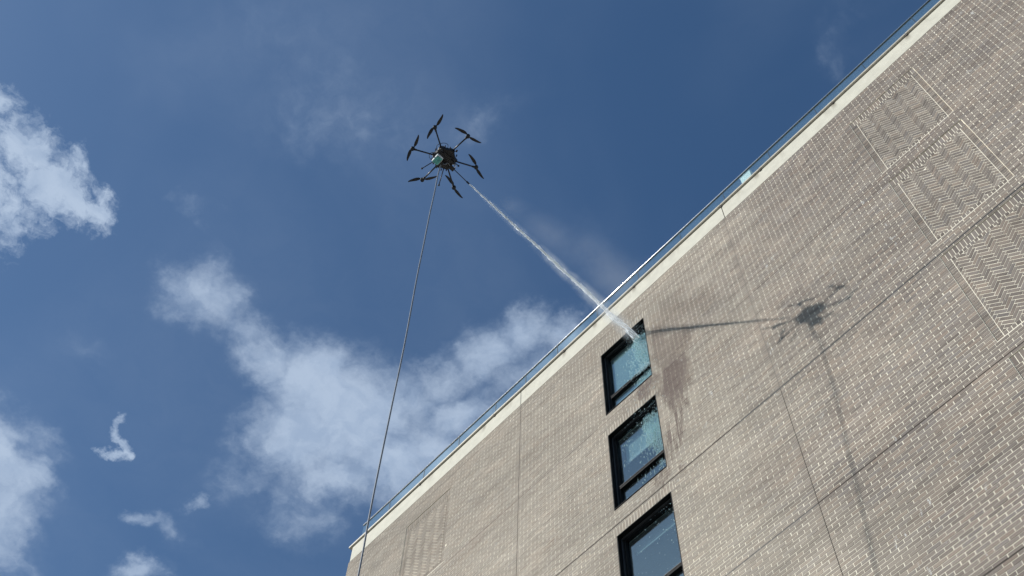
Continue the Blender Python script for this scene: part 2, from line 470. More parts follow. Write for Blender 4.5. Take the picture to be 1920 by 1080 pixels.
def mist_material(name, density, a, b, r0, r1, nscale):
    """spray volume: denser near the jet's line a-b, torn by noise"""
    m, t, bs = new_mat(name)
    t.n.remove(bs)
    out = t.n['Material Output']
    pos = world_pos(t)
    a = Vector(a); b = Vector(b); L = (b - a).length; d = (b - a) / L
    rel = t.vmath('SUBTRACT', pos, tuple(a))
    s = t.vmath('DOT_PRODUCT', rel, tuple(d))
    foot = t.vmath('SCALE', tuple(d), scale=s)
    dist = t.vmath('LENGTH', t.vmath('SUBTRACT', rel, foot))
    u = t.math('DIVIDE', s, L, clamp=True)
    rad = t.math('ADD', t.math('MULTIPLY', u, r1 - r0), r0)
    g = t.math('DIVIDE', dist, rad)
    fall = t.smooth(g, 1.0, 0.0)
    n, _ = t.noise(t.mapping(pos, scale=nscale), 1.0, 5, 0.62, 0.4)
    dens = t.math('MULTIPLY', t.math('MULTIPLY', fall, t.smooth(n, 0.30, 0.72)), density)
    dens = t.math('MULTIPLY', dens, t.math('MULTIPLY', t.smooth(u, 0.0, 0.12), t.smooth(u, 1.0, 0.90)))
    v = t.node('ShaderNodeVolumePrincipled')
    v.inputs['Color'].default_value = (0.93, 0.97, 1.0, 1)
    v.inputs['Anisotropy'].default_value = 0.45
    t.put(v.inputs['Density'], dens)
    t.l.new(v.outputs[0], out.inputs['Volume'])
    return m


# ------------------------------------------------------------------ object helpers
def link_mesh(name, mesh, mat, parent=None, kind=None, smooth=False):
    o = bpy.data.objects.new(name, mesh)
    COL.objects.link(o)
    if mat is not None and len(mesh.materials) == 0:
        mesh.materials.append(mat)
    if parent is not None:
        o.parent = parent
    if kind:
        o['kind'] = kind
    if smooth:
        mesh.polygons.foreach_set('use_smooth', [True] * len(mesh.polygons))
    return o


def empty(name, loc=(0, 0, 0), label=None, cat=None, group=None):
    o = bpy.data.objects.new(name, None)
    o.empty_display_size = 0.2
    COL.objects.link(o)
    o.location = loc
    if label:
        o['label'] = label
    if cat:
        o['category'] = cat
    if group:
        o['group'] = group
    return o


def mesh_from(name, verts, faces):
    me = bpy.data.meshes.new(name)
    me.from_pydata([tuple(v) for v in verts], [], faces)
    me.update()
    return me


def boxes_mesh(name, boxes, bevel=0.0):
    """boxes: (x0,x1,y0,y1,z0,z1)"""
    V, F = [], []
    for (x0, x1, y0, y1, z0, z1) in boxes:
        n = len(V)
        V += [(x0, y0, z0), (x1, y0, z0), (x1, y1, z0), (x0, y1, z0), (x0, y0, z1), (x1, y0, z1), (x1, y1, z1), (x0, y1, z1)]
        F += [(n, n+3, n+2, n+1), (n+4, n+5, n+6, n+7), (n, n+1, n+5, n+4), (n+1, n+2, n+6, n+5), (n+2, n+3, n+7, n+6), (n+3, n, n+4, n+7)]
    me = mesh_from(name, V, F)
    if bevel > 0:
        bm = bmesh.new()
        bm.from_mesh(me)
        bmesh.ops.bevel(bm, geom=bm.edges[:], offset=bevel, segments=2, affect='EDGES', profile=0.6)
        bm.to_mesh(me)
        bm.free()
    return me


def tube_geo(pts, radii, seg=10, cap=True):
    pts = [Vector(p) for p in pts]
    if not hasattr(radii, '__len__'):
        radii = [radii] * len(pts)
    V, F = [], []
    prev = None
    for i, p in enumerate(pts):
        tdir = (pts[min(i+1, len(pts)-1)] - pts[max(i-1, 0)]).normalized()
        if prev is None:
            a = Vector((0, 0, 1)) if abs(tdir.z) < 0.9 else Vector((1, 0, 0))
            nrm = tdir.cross(a).normalized()
        else:
            nrm = (prev - tdir * prev.dot(tdir)).normalized()
        prev = nrm
        bi = tdir.cross(nrm)
        for k in range(seg):
            an = 2 * math.pi * k / seg
            V.append(p + (nrm * math.cos(an) + bi * math.sin(an)) * radii[i])
    for i in range(len(pts) - 1):
        for k in range(seg):
            a = i*seg + k; b2 = i*seg + (k+1) % seg
            F.append((a, b2, b2 + seg, a + seg))
    if cap:
        F.append(tuple(range(seg - 1, -1, -1)))
        F.append(tuple(range((len(pts)-1)*seg, len(pts)*seg)))
    return V, F


def tube(name, pts, radii, mat, parent=None, seg=10, smooth=True):
    V, F = tube_geo(pts, radii, seg)
    o = link_mesh(name, mesh_from(name, V, F), mat, parent)
    if smooth:
        for p in o.data.polygons:
            p.use_smooth = len(p.vertices) == 4
    return o


def join_geo(parts):
    V, F = [], []
    for v, f in parts:
        n = len(V)
        V += list(v)
        F += [tuple(i + n for i in q) for q in f]
    return V, F


# ------------------------------------------------------------------ facade layout (metres, camera at the origin)
Y0 = 9.44                    # brick face
CO = 2.96 / 44               # course height
BL = 0.2032                  # brick module
JT = 0.0116                  # joint
GROUND = -1.6
STOREYS = [22.485 - 2.96 * i for i in range(8)]      # top of the soldier course of each storey
XL, XR = -16.6, 6.0
BAND_Z = 23.25
WX0, WX1 = -8.28, -8.28 + 6 * 0.2032
PANELS_X = [(-1.635, -0.135), (-14.40, -12.90)]
V_JOINTS = [-10.69, -4.70]
H_JOINTS = {}                # course boundary index -> half gap
def kidx(z): return round((z - 16.565) / CO)
H_JOINTS[kidx(22.485) + 7] = 0.001
H_JOINTS[kidx(19.525) + 4] = 0.001
for i, (s, g) in enumerate([(16.565, 0.010), (13.605, 0.007)]):
    H_JOINTS[kidx(s) + 1] = g
H_JOINTS[kidx(10.645) + 2] = 0.006
for s in (7.685, 4.725, 1.765):
    H_JOINTS[kidx(s) + 1] = 0.007

openings = []                # (x0,x1,z0,z1) where running bond stops
holes = []                   # real holes in the backing wall
for s in STOREYS[:-1]:
    openings.append((WX0, WX1, s - 2.49, s - 3 * CO - 0.002))
    openings.append((WX0 - 0.05, WX1 + 0.05, s - 3 * CO, s))
    holes.append((WX0, WX1, s - 2.49, s - 3 * CO - 0.002))
    for (a, b2) in PANELS_X:
        openings.append((a, b2, s - 2.54, s))

building = empty('apartment_building', ((XL + XR) / 2, Y0 + 6, GROUND),
                 'tall grey brown brick building with cream parapet band, black framed windows and herringbone brick panels', 'building')
BLD = building.location.copy()
building.location = BLD


def part(name, me, mat, parent=building, kind=None, smooth=False):
    """parts are built in scene coordinates, then shifted under the building's empty"""
    me.transform(Matrix.Translation(-BLD))
    return link_mesh(name, me, mat, parent, kind, smooth)


# mortar backing: one plate with holes, recessed pockets for the herringbone panels
xs = sorted({XL, XR, *[v for h in holes for v in h[:2]], *[v for p in PANELS_X for v in p]})
zs = sorted({GROUND, 23.25, *[v for h in holes for v in h[2:]], *[v for o in openings for v in o[2:]]})
plate = []
for i in range(len(xs) - 1):
    run = None
    for j in range(len(zs) - 1):
        x0, x1, z0, z1 = xs[i], xs[i+1], zs[j], zs[j+1]
        cx, cz = (x0+x1)/2, (z0+z1)/2
        if any(h[0] < cx < h[1] and h[2] < cz < h[3] for h in holes):
            typ = 'hole'
        elif any(a < cx < b2 for a, b2 in PANELS_X) and any(o[2] < cz < o[3] for o in openings if o[0] in (PANELS_X[0][0], PANELS_X[1][0])):
            typ = 'pocket'
        else:
            typ = 'wall'
        if run and run[0] == typ:
            run[4] = z1
        else:
            if run:
                plate.append(tuple(run))
            run = [typ, x0, x1, z0, z1]
    plate.append(tuple(run))
bx = []
for typ, x0, x1, z0, z1 in plate:
    if typ == 'wall':
        bx.append((x0, x1, Y0 + 0.0030, Y0 + 0.25, z0, z1))
    elif typ == 'pocket':
        bx.append((x0, x1, Y0 + (0.0166 if x0 > -5 else 0.0235), Y0 + 0.25, z0, z1))
part('wall', boxes_mesh('wall', bx), M['mortar'])['label'] = 'cream mortar backing of the brick front'

# running bond ---------------------------------------------------------------
rows = []
k0 = math.ceil((GROUND - 16.565) / CO)
k1 = math.floor((BAND_Z - 16.565) / CO) + 1
for k in range(k0, k1):
    zb, zt = 16.565 + k * CO, 16.565 + (k+1) * CO
    zt_c = min(zt, BAND_Z + 0.005)
    lo = zb + JT/2 + (H_JOINTS.get(k, 0))
    hi = zt_c - (JT/2 if zt_c == zt else 0) - (H_JOINTS.get(k+1, 0))
    mid = (lo + hi) / 2
    cuts = sorted([(o[0] - (0.001 if o[0] == WX0 else JT/2), o[1] + (0.001 if o[0] == WX0 else JT/2)) for o in openings if o[2] - (0.02 if o[3] - o[2] > 1 else 0.0) < mid < o[3]] + [(v - 0.006, v + 0.006) for v in V_JOINTS])
    x = XL
    spans = []
    for a, b2 in cuts:
        if a > x:
            spans.append((x, a))
        x = max(x, b2)
    spans.append((x, XR))
    jv = rng.normal(0, 0.0011)
    lo += jv; hi += rng.normal(0, 0.0008)
    off = (WX0 % BL) + (k % 2) * BL / 2 + rng.normal(0, 0.003)
    for a, b2 in spans:
        i0 = math.floor((a - off) / BL)
        i1 = math.ceil((b2 - off) / BL)
        for i in range(i0, i1):
            l = i * BL + off + JT/2 + rng.normal(0, 0.0016)
            r = (i+1) * BL + off - JT/2 + rng.normal(0, 0.0016)
            l2, r2 = max(l, a), min(r, b2)
            if l - a < 0.036 + JT and l > a:
                l2 = a
            if b2 - r < 0.036 + JT and r < b2:
                r2 = b2
            if r2 - l2 > 0.034:
                rows.append((l2, r2, lo, hi, (l2 == l and r2 == r and hi - lo > 0.055)))
rows_a = np.array(rows)
# brick tones: every brick its own, with batches along a course
crs = np.round((rows_a[:, 2] - 16.565) / CO).astype(int)
c_off = rng.normal(0, 0.10, crs.max() - crs.min() + 1)
c_ph = rng.random((crs.max() - crs.min() + 1)) * 6.28
ci = crs - crs.min()
tints = np.clip(0.5 + (rng.random(len(rows_a)) - 0.5) * 0.54 + c_off[ci] + 0.10 * np.sin(rows_a[:, 0] * 1.1 + c_ph[ci]), 0.0, 1.0)


def proj_px(P):
    q = np.asarray(P) @ np.array(R)          # world -> camera
    s = 1252.6                               # focal length at 1024 px
    return 512 + s * q[..., 0] / -q[..., 2], 288 - s * q[..., 1] / -q[..., 2]


cx = (rows_a[:, 0] + rows_a[:, 1]) / 2
cz = (rows_a[:, 2] + rows_a[:, 3]) / 2
PX, PY = proj_px(np.stack([cx, np.full_like(cx, Y0), cz], 1))
inside = (PX > 8) & (PX < 1016) & (PY > 6) & (PY < 570) & (rows_a[:, 4] > 0.5)
dist = np.hypot(np.hypot(cx, Y0), cz)
order = np.argsort(np.where(inside, dist, 1e9))
single = set(order[:300].tolist())


def prism_mesh(name, polys, y_front, depth, jitter=0.0):
    """extruded convex outlines lying in the facade plane; one 'tint' value per piece"""
    V, F, T = [], [], []
    for poly in polys:
        n = len(V)
        m = len(poly)
        dy = rng.normal(0, jitter) if jitter else 0.0
        tx, tz = (rng.normal(0, jitter * 2.2, 2) if jitter else (0.0, 0.0))
        pcx = sum(p[0] for p in poly) / m
        pcz = sum(p[1] for p in poly) / m
        for (x, z) in poly:
            V.append((x, y_front + dy + tx * (x - pcx) * 2 + tz * (z - pcz) * 6, z))
        for (x, z) in poly:
            V.append((x, y_front + depth, z))
        F.append(tuple(range(n, n + m)))
        for i in range(m):
            j = (i + 1) % m
            F.append((n + i, n + m + i, n + m + j, n + j))
        T += [rng.random()] * (m + 1)
    me = mesh_from(name, V, F)
    at = me.attributes.new('tint', 'FLOAT', 'FACE')
    at.data.foreach_set('value', T)
    return me


def rect(x0, x1, z0, z1):
    return [(x0, z0), (x1, z0), (x1, z1), (x0, z1)]


# bulk of the bricks: numpy, one mesh
idx = np.array([i for i in range(len(rows)) if i not in single])
A = rows_a[idx]
n = len(A)
fy = Y0 + np.clip(rng.normal(0, 0.0007, n), -.0014, .0011)[:, None] + np.zeros((1, 4))
tilt = rng.normal(0, 0.0005, (n, 2))
sx = np.array([-1, 1, 1, -1]); szz = np.array([-1, -1, 1, 1])
tilt = np.clip(tilt, -.0007, .0007)
fy = fy + tilt[:, :1] * sx + tilt[:, 1:] * szz * 0.6
Xc = np.stack([A[:, 0], A[:, 1], A[:, 1], A[:, 0]], 1)
Zj = rng.normal(0, 0.0007, n)[:, None]
Zc = np.stack([A[:, 2], A[:, 2], A[:, 3], A[:, 3]], 1) + Zj
V = np.zeros((n, 8, 3))
V[:, :4, 0] = Xc; V[:, 4:, 0] = Xc
V[:, :4, 1] = fy; V[:, 4:, 1] = Y0 + 0.03
V[:, :4, 2] = Zc; V[:, 4:, 2] = Zc
fq = np.array([[0, 1, 2, 3], [0, 4, 5, 1], [1, 5, 6, 2], [2, 6, 7, 3], [3, 7, 4, 0]])
Fa = (fq[None] + (np.arange(n) * 8)[:, None, None]).reshape(-1)
me = bpy.data.meshes.new('brick_courses')
me.vertices.add(n * 8)
me.vertices.foreach_set('co', (V - np.array(BLD)).reshape(-1))
me.loops.add(len(Fa))
me.loops.foreach_set('vertex_index', Fa.astype(np.int32))
me.polygons.add(n * 5)
me.polygons.foreach_set('loop_start', np.arange(0, n * 20, 4, dtype=np.int32))
me.polygons.foreach_set('use_smooth', np.zeros(n * 5, dtype=bool))
me.update(calc_edges=True)
at = me.attributes.new('tint', 'FLOAT', 'FACE')
at.data.foreach_set('value', np.repeat(tints[idx], 5))
link_mesh('bricks', me, M['brick'], building, 'stuff')['label'] = 'grey brown bricks laid in running bond with pale joints'

# the nearest ones singly, sharing one mesh
w, h = BL - JT, CO - JT
me1 = bpy.data.meshes.new('brick')
bvs = [(-w/2, 0, -h/2), (w/2, 0, -h/2), (w/2, 0, h/2), (-w/2, 0, h/2), (-w/2, .03, -h/2), (w/2, .03, -h/2), (w/2, .03, h/2), (-w/2, .03, h/2)]
me1.from_pydata(bvs, [], [tuple(q) for q in fq.tolist()])
me1.materials.append(M['brick_one'])
for i in sorted(single):
    l, r, lo, hi, _ = rows[i]
    o = bpy.data.objects.new('brick', me1)
    COL.objects.link(o)
    o.parent = building
    o.location = Vector(((l+r)/2, Y0 + rng.normal(0, 0.0007), (lo+hi)/2)) - BLD
    o.rotation_euler = (rng.normal(0, 0.012), rng.normal(0, 0.004), rng.normal(0, 0.005))
    o.scale = ((r-l)/w, 1, (hi-lo)/h)
    o['tint'] = float(tints[i])

# joints ----------------------------------------------------------------------
for v in V_JOINTS:
    zsplit = 16.6
    part('vertical_joint', boxes_mesh('vj', [(v - (.009 if v < -8 else .0052), v + (.007 if v < -8 else .0052), Y0 + 0.0018, Y0 + 0.02, GROUND, zsplit)]), M['gap'])
    part('vertical_joint', boxes_mesh('vj', [(v - (.009 if v < -8 else .0050), v + (.007 if v < -8 else .0050), Y0 + 0.0018, Y0 + 0.02, zsplit + .001, 23.25)]), M['gap'] if v < -8 else M['old_sealant'])
for k, g in H_JOINTS.items():
    z = 16.565 + k * CO
    segs = [(XL, WX0 - .112), (WX1 + .112, XR)] if False else [(XL, XR)]
    yy = 0.0020 if g < .009 else 0.0024
    part('shelf_joint', boxes_mesh('hj', [(XL + .002, XR, Y0 + yy, Y0 + 0.02, z - g - 0.0045, z + g + 0.0045)]), M['gap'])
    if g > .009:
        part('open_joint', boxes_mesh('oj', [(-5.6, XR - .01, Y0 + .0012, Y0 + 0.019, z - .011, z + .011)]), M['gasket_shade'])
    elif g > .0065:
        part('open_joint', boxes_mesh('oj', [(WX1 + .02, -4.72, Y0 + .0012, Y0 + 0.019, z - .007, z + .007)]), M['gasket_shade'])

# soldier bricks, jamb columns and herringbone panels --------------------------
def clip_poly(poly, x0, x1, z0, z1):
    def cl(P, f, inter):
        o = []
        for i in range(len(P)):
            a, b2 = P[i], P[(i+1) % len(P)]
            fa, fb = f(a), f(b2)
            if fa >= 0:
                o.append(a)
            if (fa >= 0) != (fb >= 0):
                s = fa / (fa - fb)
                o.append((a[0] + (b2[0]-a[0]) * s, a[1] + (b2[1]-a[1]) * s))
        return o
    for f in (lambda p: p[0] - x0, lambda p: x1 - p[0], lambda p: p[1] - z0, lambda p: z1 - p[1]):
        poly = cl(poly, f, None)
        if len(poly) < 3:
            return None
    return poly


def poly_area(P):
    return abs(sum(P[i][0]*P[(i+1) % len(P)][1] - P[(i+1) % len(P)][0]*P[i][1] for i in range(len(P)))) / 2


def column_polys(x0, x1, z0, z1):
    n = round((z1 - z0) / CO)
    p = (z1 - z0) / n
    return [rect(x0, x1, z0 + i*p + JT/2, z0 + (i+1)*p - JT/2) for i in range(n)]


def row_polys(x0, x1, z0, z1):
    n = round((x1 - x0) / CO)
    p = (x1 - x0) / n
    return [rect(x0 + i*p + JT/2, x0 + (i+1)*p - JT/2, z0, z1) for i in range(n)]


def herringbone(x0, x1, z0, z1):
    L, W = BL, BL / 3
    g = JT / 2
    out = []
    ang = math.pi / 4
    ca, sa = math.cos(ang), math.sin(ang)
    ox, oz = x0 + 0.0718 * 1.15, z1 + 0.03
    for c in range(-3, 12):
        for s in range(-45, 20):
            for typ in (0, 1):
                bxx, byy = s * W + c * L, s * W - c * L
                if typ == 0:
                    r = [(bxx+g, byy+g), (bxx+L-g, byy+g), (bxx+L-g, byy+W-g), (bxx+g, byy+W-g)]
                else:
                    bxx += L; byy += W - L
                    r = [(bxx+g, byy+g), (bxx+W-g, byy+g), (bxx+W-g, byy+L-g), (bxx+g, byy+L-g)]
                rr = [(ox - 0.1435 + (x*ca - y*sa), oz + (x*sa + y*ca)) for x, y in r]
                if max(p[0] for p in rr) < x0 or min(p[0] for p in rr) > x1 or max(p[1] for p in rr) < z0 or min(p[1] for p in rr) > z1:
                    continue
                cp = clip_poly(rr, x0, x1, z0, z1)
                if cp and poly_area(cp) > 0.00035:
                    out.append((cp, len(cp) == 4 and abs(poly_area(cp) - (L-2*g)*(W-2*g)) < 1e-5, typ))
    return out


def place_pieces(name, polys, parent, yf, depth, loc_parent, mat='brick_one'):
    """each piece an object of its own; origin at its centre"""
    for P in polys:
        c = (sum(p[0] for p in P)/len(P), sum(p[1] for p in P)/len(P))
        V = [(x - c[0], 0.0, z - c[1]) for x, z in P] + [(x - c[0], depth, z - c[1]) for x, z in P]
        m = len(P)
        F = [tuple(range(m))] + [(i, m+i, m+(i+1) % m, (i+1) % m) for i in range(m)]
        me = mesh_from(name, V, F)
        me.materials.append(M[mat])
        o = bpy.data.objects.new(name, me)
        COL.objects.link(o)
        o.parent = parent
        o.location = Vector((c[0], yf + rng.normal(0, 0.0007), c[1])) - loc_parent
        o['tint'] = float(0.12 + 0.76 * rng.random())


hb_budget = 0
shared = {}
for si, s in enumerate(STOREYS[:-1]):
    for pi, (a, b2) in enumerate(PANELS_X):
        root = bpy.data.objects.new('herringbone_panel', None)
        COL.objects.link(root)
        root.parent = building
        org = Vector(((a+b2)/2, Y0, s - 2.54))
        root.location = org - BLD
        YF = Y0 + 0.0135
        bw = 0.112
        z_bot, z_top = s - 2.54, s
        ix0, ix1 = a + bw, b2 - bw
        sold = row_polys(a + 0.004, b2 - 0.004, z_top - 0.205, z_top - 0.008)
        small = row_polys(ix0, ix1, z_top - 0.290, z_top - 0.205 - JT)
        foot = row_polys(ix0, ix1, z_bot + 0.008, z_bot + 0.098)
        cols = column_polys(a + 0.004, ix0 - 0.008, z_bot, z_top - 0.205 - JT/2) + column_polys(ix1 + 0.008, b2 - 0.004, z_bot, z_top - 0.205 - JT/2)
        hb = herringbone(ix0 + 0.003, ix1 - 0.003, z_bot + 0.108, z_top - 0.300)
        singles = (pi == 0 and si in (1, 2))
        if singles:
            bulk = small + foot
            # full-size herringbone bricks share two meshes
            for P, full, typ in hb:
                if full:
                    if typ not in shared:
                        c = (sum(p[0] for p in P)/4, sum(p[1] for p in P)/4)
                        V = [(x - c[0], 0.0, z - c[1]) for x, z in P] + [(x - c[0], .03, z - c[1]) for x, z in P]
                        me = mesh_from('herringbone_brick', V, [tuple(range(4))] + [(i, 4+i, 4+(i+1) % 4, (i+1) % 4) for i in range(4)])
                        me.materials.append(M['panel_one'])
                        shared[typ] = me
                    c = (sum(p[0] for p in P)/4, sum(p[1] for p in P)/4)
                    o = bpy.data.objects.new('herringbone_brick', shared[typ])
                    COL.objects.link(o)
                    o.parent = root
                    o.location = Vector((c[0], YF + rng.normal(0, 0.0007), c[1])) - org
                    o.rotation_euler = (rng.normal(0, 0.012), rng.normal(0, 0.004), rng.normal(0, 0.006))
                    o['tint'] = float(0.12 + 0.76 * rng.random())
                else:
                    bulk.append(P)
            place_pieces('soldier_brick', sold, root, YF, 0.03, org, 'panel_one')
            place_pieces('border_brick', cols, root, YF, 0.03, org, 'panel_one')
        else:
            bulk = sold + small + foot + cols + [h_[0] for h_ in hb]
        me = prism_mesh('panel_bricks', bulk, YF, 0.03, 0.0006)
        me.transform(Matrix.Translation(-org))
        o = link_mesh('cut_bricks' if singles else 'panel_bricks', me, M['panel'] if pi == 0 else M['brick'], root, 'stuff')
    # window surround
    sold = row_polys(WX0 - 0.05, WX1 + 0.05, s - 3 * CO + JT/2, s - JT/2)
    if si < 3:
        place_pieces('soldier_brick', sold, building, Y0, 0.03, BLD)
    else:
        part('soldier_bricks', prism_mesh('soldier_bricks', sold, Y0, 0.03, 0.0006), M['brick'], kind='stuff')

# windows -----------------------------------------------------------------------
for si, s in enumerate(STOREYS[:-1]):
    z0, z1 = s - 2.49, s - 3 * CO - 0.002
    org = Vector(((WX0+WX1)/2, Y0 + 0.16, z0))
    root = bpy.data.objects.new('window', None)
    COL.objects.link(root)
    root.parent = building
    root.location = org - BLD

    def wp(name, boxes, mat, bevel=0.0, kind=None):
        me = boxes_mesh(name, boxes, bevel)
        me.transform(Matrix.Translation(-org))
        return link_mesh(name, me, mat, root, kind)
    e = 0.002
    # black metal reveal lining, then the frame proper, stepped
    lin = [(WX0 + e, WX0 + 0.018, Y0 + 0.001, Y0 + 0.20, z0, z1 - e), (WX1 - 0.018, WX1 - e, Y0 + 0.001, Y0 + 0.20, z0, z1 - e),
           (WX0 + 0.018, WX1 - 0.018, Y0 + 0.001, Y0 + 0.20, z1 - 0.020, z1 - e), (WX0 + 0.018, WX1 - 0.018, Y0 - 0.012, Y0 + 0.20, z0 + e, z0 + 0.018)]
    wp('reveal_lining', lin, M['black'])
    a, b2, c, d = WX0 + 0.020, WX1 - 0.020, z0 + 0.020, z1 - 0.022
    f1 = 0.022
    wp('outer_frame', [(a, a + f1, Y0 + .080, Y0 + .150, c, d), (b2 - f1, b2, Y0 + .080, Y0 + .150, c, d), (a + f1, b2 - f1, Y0 + .080, Y0 + .150, d - f1, d), (a + f1, b2 - f1, Y0 + .080, Y0 + .150, c, c + f1)], M['trim'], 0.003)
    a += f1 + .001; b2 -= f1 + .001; c += f1 + .001; d -= f1 + .001
    f2 = 0.045
    wp('frame', [(a, a + f2, Y0 + .112, Y0 + .185, c, d), (b2 - f2, b2, Y0 + .112, Y0 + .185, c, d), (a + f2, b2 - f2, Y0 + .112, Y0 + .185, d - f2, d), (a + f2, b2 - f2, Y0 + .112, Y0 + .185, c, c + f2)], M['black'], 0.003)
    a += f2; b2 -= f2; c += f2; d -= f2
    zt = z0 + 0.66
    wp('transom', [(a, b2, Y0 + .098, Y0 + .185, zt - .035, zt + .035)], M['black'], 0.004)
    wp('transom_cap', [(a, b2, Y0 + .090, Y0 + .097, zt + .022, zt + .033)], M['trim'])
    wp('pane', [(a - .01, b2 + .01, Y0 + .155, Y0 + .162, zt + .03, d + .01)], M['pane'])
    wp('pane', [(a - .01, b2 + .01, Y0 + .155, Y0 + .162, c - .01, zt - .03)], M['pane'])
    if si == 0:
        wp('roller_shade', [(a, b2, Y0 + .21, Y0 + .214, c, d)], M['shade'])
    elif si == 1:
        wp('roller_shade', [(a + .05, b2 - .02, Y0 + .30, Y0 + .304, d - .62, d + .1)], M['shade'])
        wp('shade_hem', [(a + .05, b2 - .02, Y0 + .285, Y0 + .297, d - .70, d - .60)], M['white_box'])
    else:
        wp('roller_shade', [(a + .02, b2 - .02, Y0 + .30, Y0 + .304, d - .25, d + .1)], M['room'])
        wp('shade_hem', [(a + .05, b2 - .02, Y0 + .285, Y0 + .297, d - .27, d - .25)], M['shade'])
    # room behind
    rx0, rx1, ry0, ry1, rz0, rz1 = WX0 - .9, WX1 + 1.2, Y0 + .251, Y0 + 4.0, s - 2.85, s + 0.02
    Vr = [(rx0, ry0, rz0), (rx1, ry0, rz0), (rx1, ry1, rz0), (rx0, ry1, rz0), (rx0, ry0, rz1), (rx1, ry0, rz1), (rx1, ry1, rz1), (rx0, ry1, rz1)]
    me = mesh_from('room', Vr, [(0, 1, 2, 3), (4, 7, 6, 5), (1, 5, 6, 2), (2, 6, 7, 3), (3, 7, 4, 0)])
    me.transform(Matrix.Translation(-org))
    link_mesh('room', me, M['room'], root)

# parapet band, coping, roof, other walls ------------------------------------------
bj = [XL + 0.05, -10.69, -4.66, 1.4, XR]
for i in range(len(bj) - 1):
    part('parapet_band', boxes_mesh('band', [(bj[i] + (0.008 if i else 0), bj[i+1] - 0.008, Y0 - 0.004, Y0 + 0.26, BAND_Z, 23.79)], 0.004), M['band'])
part('band_joint', boxes_mesh('bj', [(v - .009, v + .009, Y0 + 0.006, Y0 + .2, BAND_Z + .002, 23.785) for v in bj[1:-1]]), M['gap'])
part('coping_gap', boxes_mesh('cg', [(XL + 0.06, XR, Y0 + 0.012, Y0 + 0.25, 23.79, 23.812)]), M['gap'])
cj = [XL - 0.06, -14.1, -11.55, -9.30, -7.17, -4.66, -3.58, -1.66, 0.19, 2.4, 4.2, XR]
for i in range(len(cj) - 1):
    dz = rng.normal(0, 0.0012)
    part('coping', boxes_mesh('cp', [(cj[i] + .003, cj[i+1] - .003, Y0 - 0.045 + rng.normal(0, .0012), Y0 + 0.40, 23.812 + dz, 23.868 + dz)], 0.005), M['coping'])
    part('coping_lip', boxes_mesh('cl', [(cj[i] + .004, cj[i+1] - .004, Y0 - 0.020, Y0 + 0.36, 23.880 + dz, 23.925 + dz)], 0.005), M['coping'])
for x in cj[1:-1]:
    part('coping_clip', boxes_mesh('cc', [(x - .022, x + .022, Y0 - .030, Y0 - .0055, 23.772, 23.8115)], 0.004), M['sealant'])
part('coping_groove', boxes_mesh('cgr', [(XL - 0.03, XR, Y0 + 0.0, Y0 + 0.35, 23.866, 23.882)]), M['gap'])
part('side_wall', boxes_mesh('sw', [(XL + .002, XL + 0.25, Y0 + .252, Y0 + 14, GROUND, 23.79), (XR - 0.25, XR, Y0 + .252, Y0 + 14, GROUND, 23.79)]), M['mortar'])
part('back_wall', boxes_mesh('bw', [(XL + .25, XR - .25, Y0 + 13.75, Y0 + 14, GROUND, 23.79)]), M['mortar'])
part('roof', boxes_mesh('rf', [(XL + .25, XR - .25, Y0 + .262, Y0 + 13.75, 23.2, 23.45)]), M['roof'])

# glass balustrade ------------------------------------------------------------------
GX = [-16.50, -15.49, -14.23, -12.98, -11.71, -10.70, -9.66, -8.39, -7.12, -5.86, -4.60, -3.33, -2.06, -0.79, 0.48, 1.74, 3.01, 4.27, 5.54]
YG = Y0 + 0.14
bal = empty('glass_balustrade', (-5.5, YG, 23.925), 'frameless glass balustrade with bright steel top rail along the cream roof edge', 'balustrade')
BO = bal.location.copy()
def bp(name, me, mat, smooth=False):
    me.transform(Matrix.Translation(-BO))
    return link_mesh(name, me, mat, bal, None, smooth)
for i in range(len(GX) - 1):
    bp('glass_panel', boxes_mesh('gp', [(GX[i] + .006, GX[i+1] - .006, YG - .006, YG + .006, 23.93, 24.70)]), M['rail_glass'])
for x in GX[1:-1]:
    bp('panel_joint', boxes_mesh('pj', [(x - .0055, x + .0055, YG - .007, YG + .007, 23.93, 24.69)]), M['gasket_shade'])
bp('base_channel', boxes_mesh('bc', [(GX[0], GX[-1], YG - .03, YG + .03, 23.926, 23.955)]), M['coping'])
V, F = tube_geo([(GX[0] - .01, YG, 24.735), (GX[-1], YG, 24.735)], 0.021, 14)
o = bp('top_rail', mesh_from('tr', V, F), M['steel'], True)
bp('rail_shade_strip', boxes_mesh('rg', [(GX[0], GX[-1], YG - .014, YG + .014, 24.692, 24.717)]), M['gasket_shade'])  # dark strip paints the shade on the underside of the top rail

# pale panel box fixed just inside the glass
rb = empty('control_box', (-4.0, YG + .05, 23.93), 'small pale box standing on the coping behind the balustrade glass', 'box')
CO_ = Vector(rb.location)
for nm, bxs in (('casing', [(-4.125, -3.86, YG + .02, YG + .12, 23.945, 24.66)]), ('lid', [(-4.135, -3.85, YG + .012, YG + .13, 24.661, 24.685)])):
    me = boxes_mesh(nm, bxs, 0.005)
    me.transform(Matrix.Translation(-CO_))
    link_mesh(nm, me, M['white_box'], rb)

# ground -----------------------------------------------------------------------------
def sheet(name, x0, x1, y0, y1, z, mat):
    me = mesh_from(name, [(x0, y0, z), (x1, y0, z), (x1, y1, z), (x0, y1, z)], [(0, 1, 2, 3)])
    o = link_mesh(name, me, mat)
    o['kind'] = 'structure'
    return o
sheet('ground', -2500, 2500, -2500, 2500, GROUND - 0.12, M['asphalt'])
me = boxes_mesh('pavement', [(-60, 60, -3.0, Y0 + 0.01, GROUND - 0.115, GROUND)], 0.01)
link_mesh('pavement', me, M['concrete'], None, 'structure')

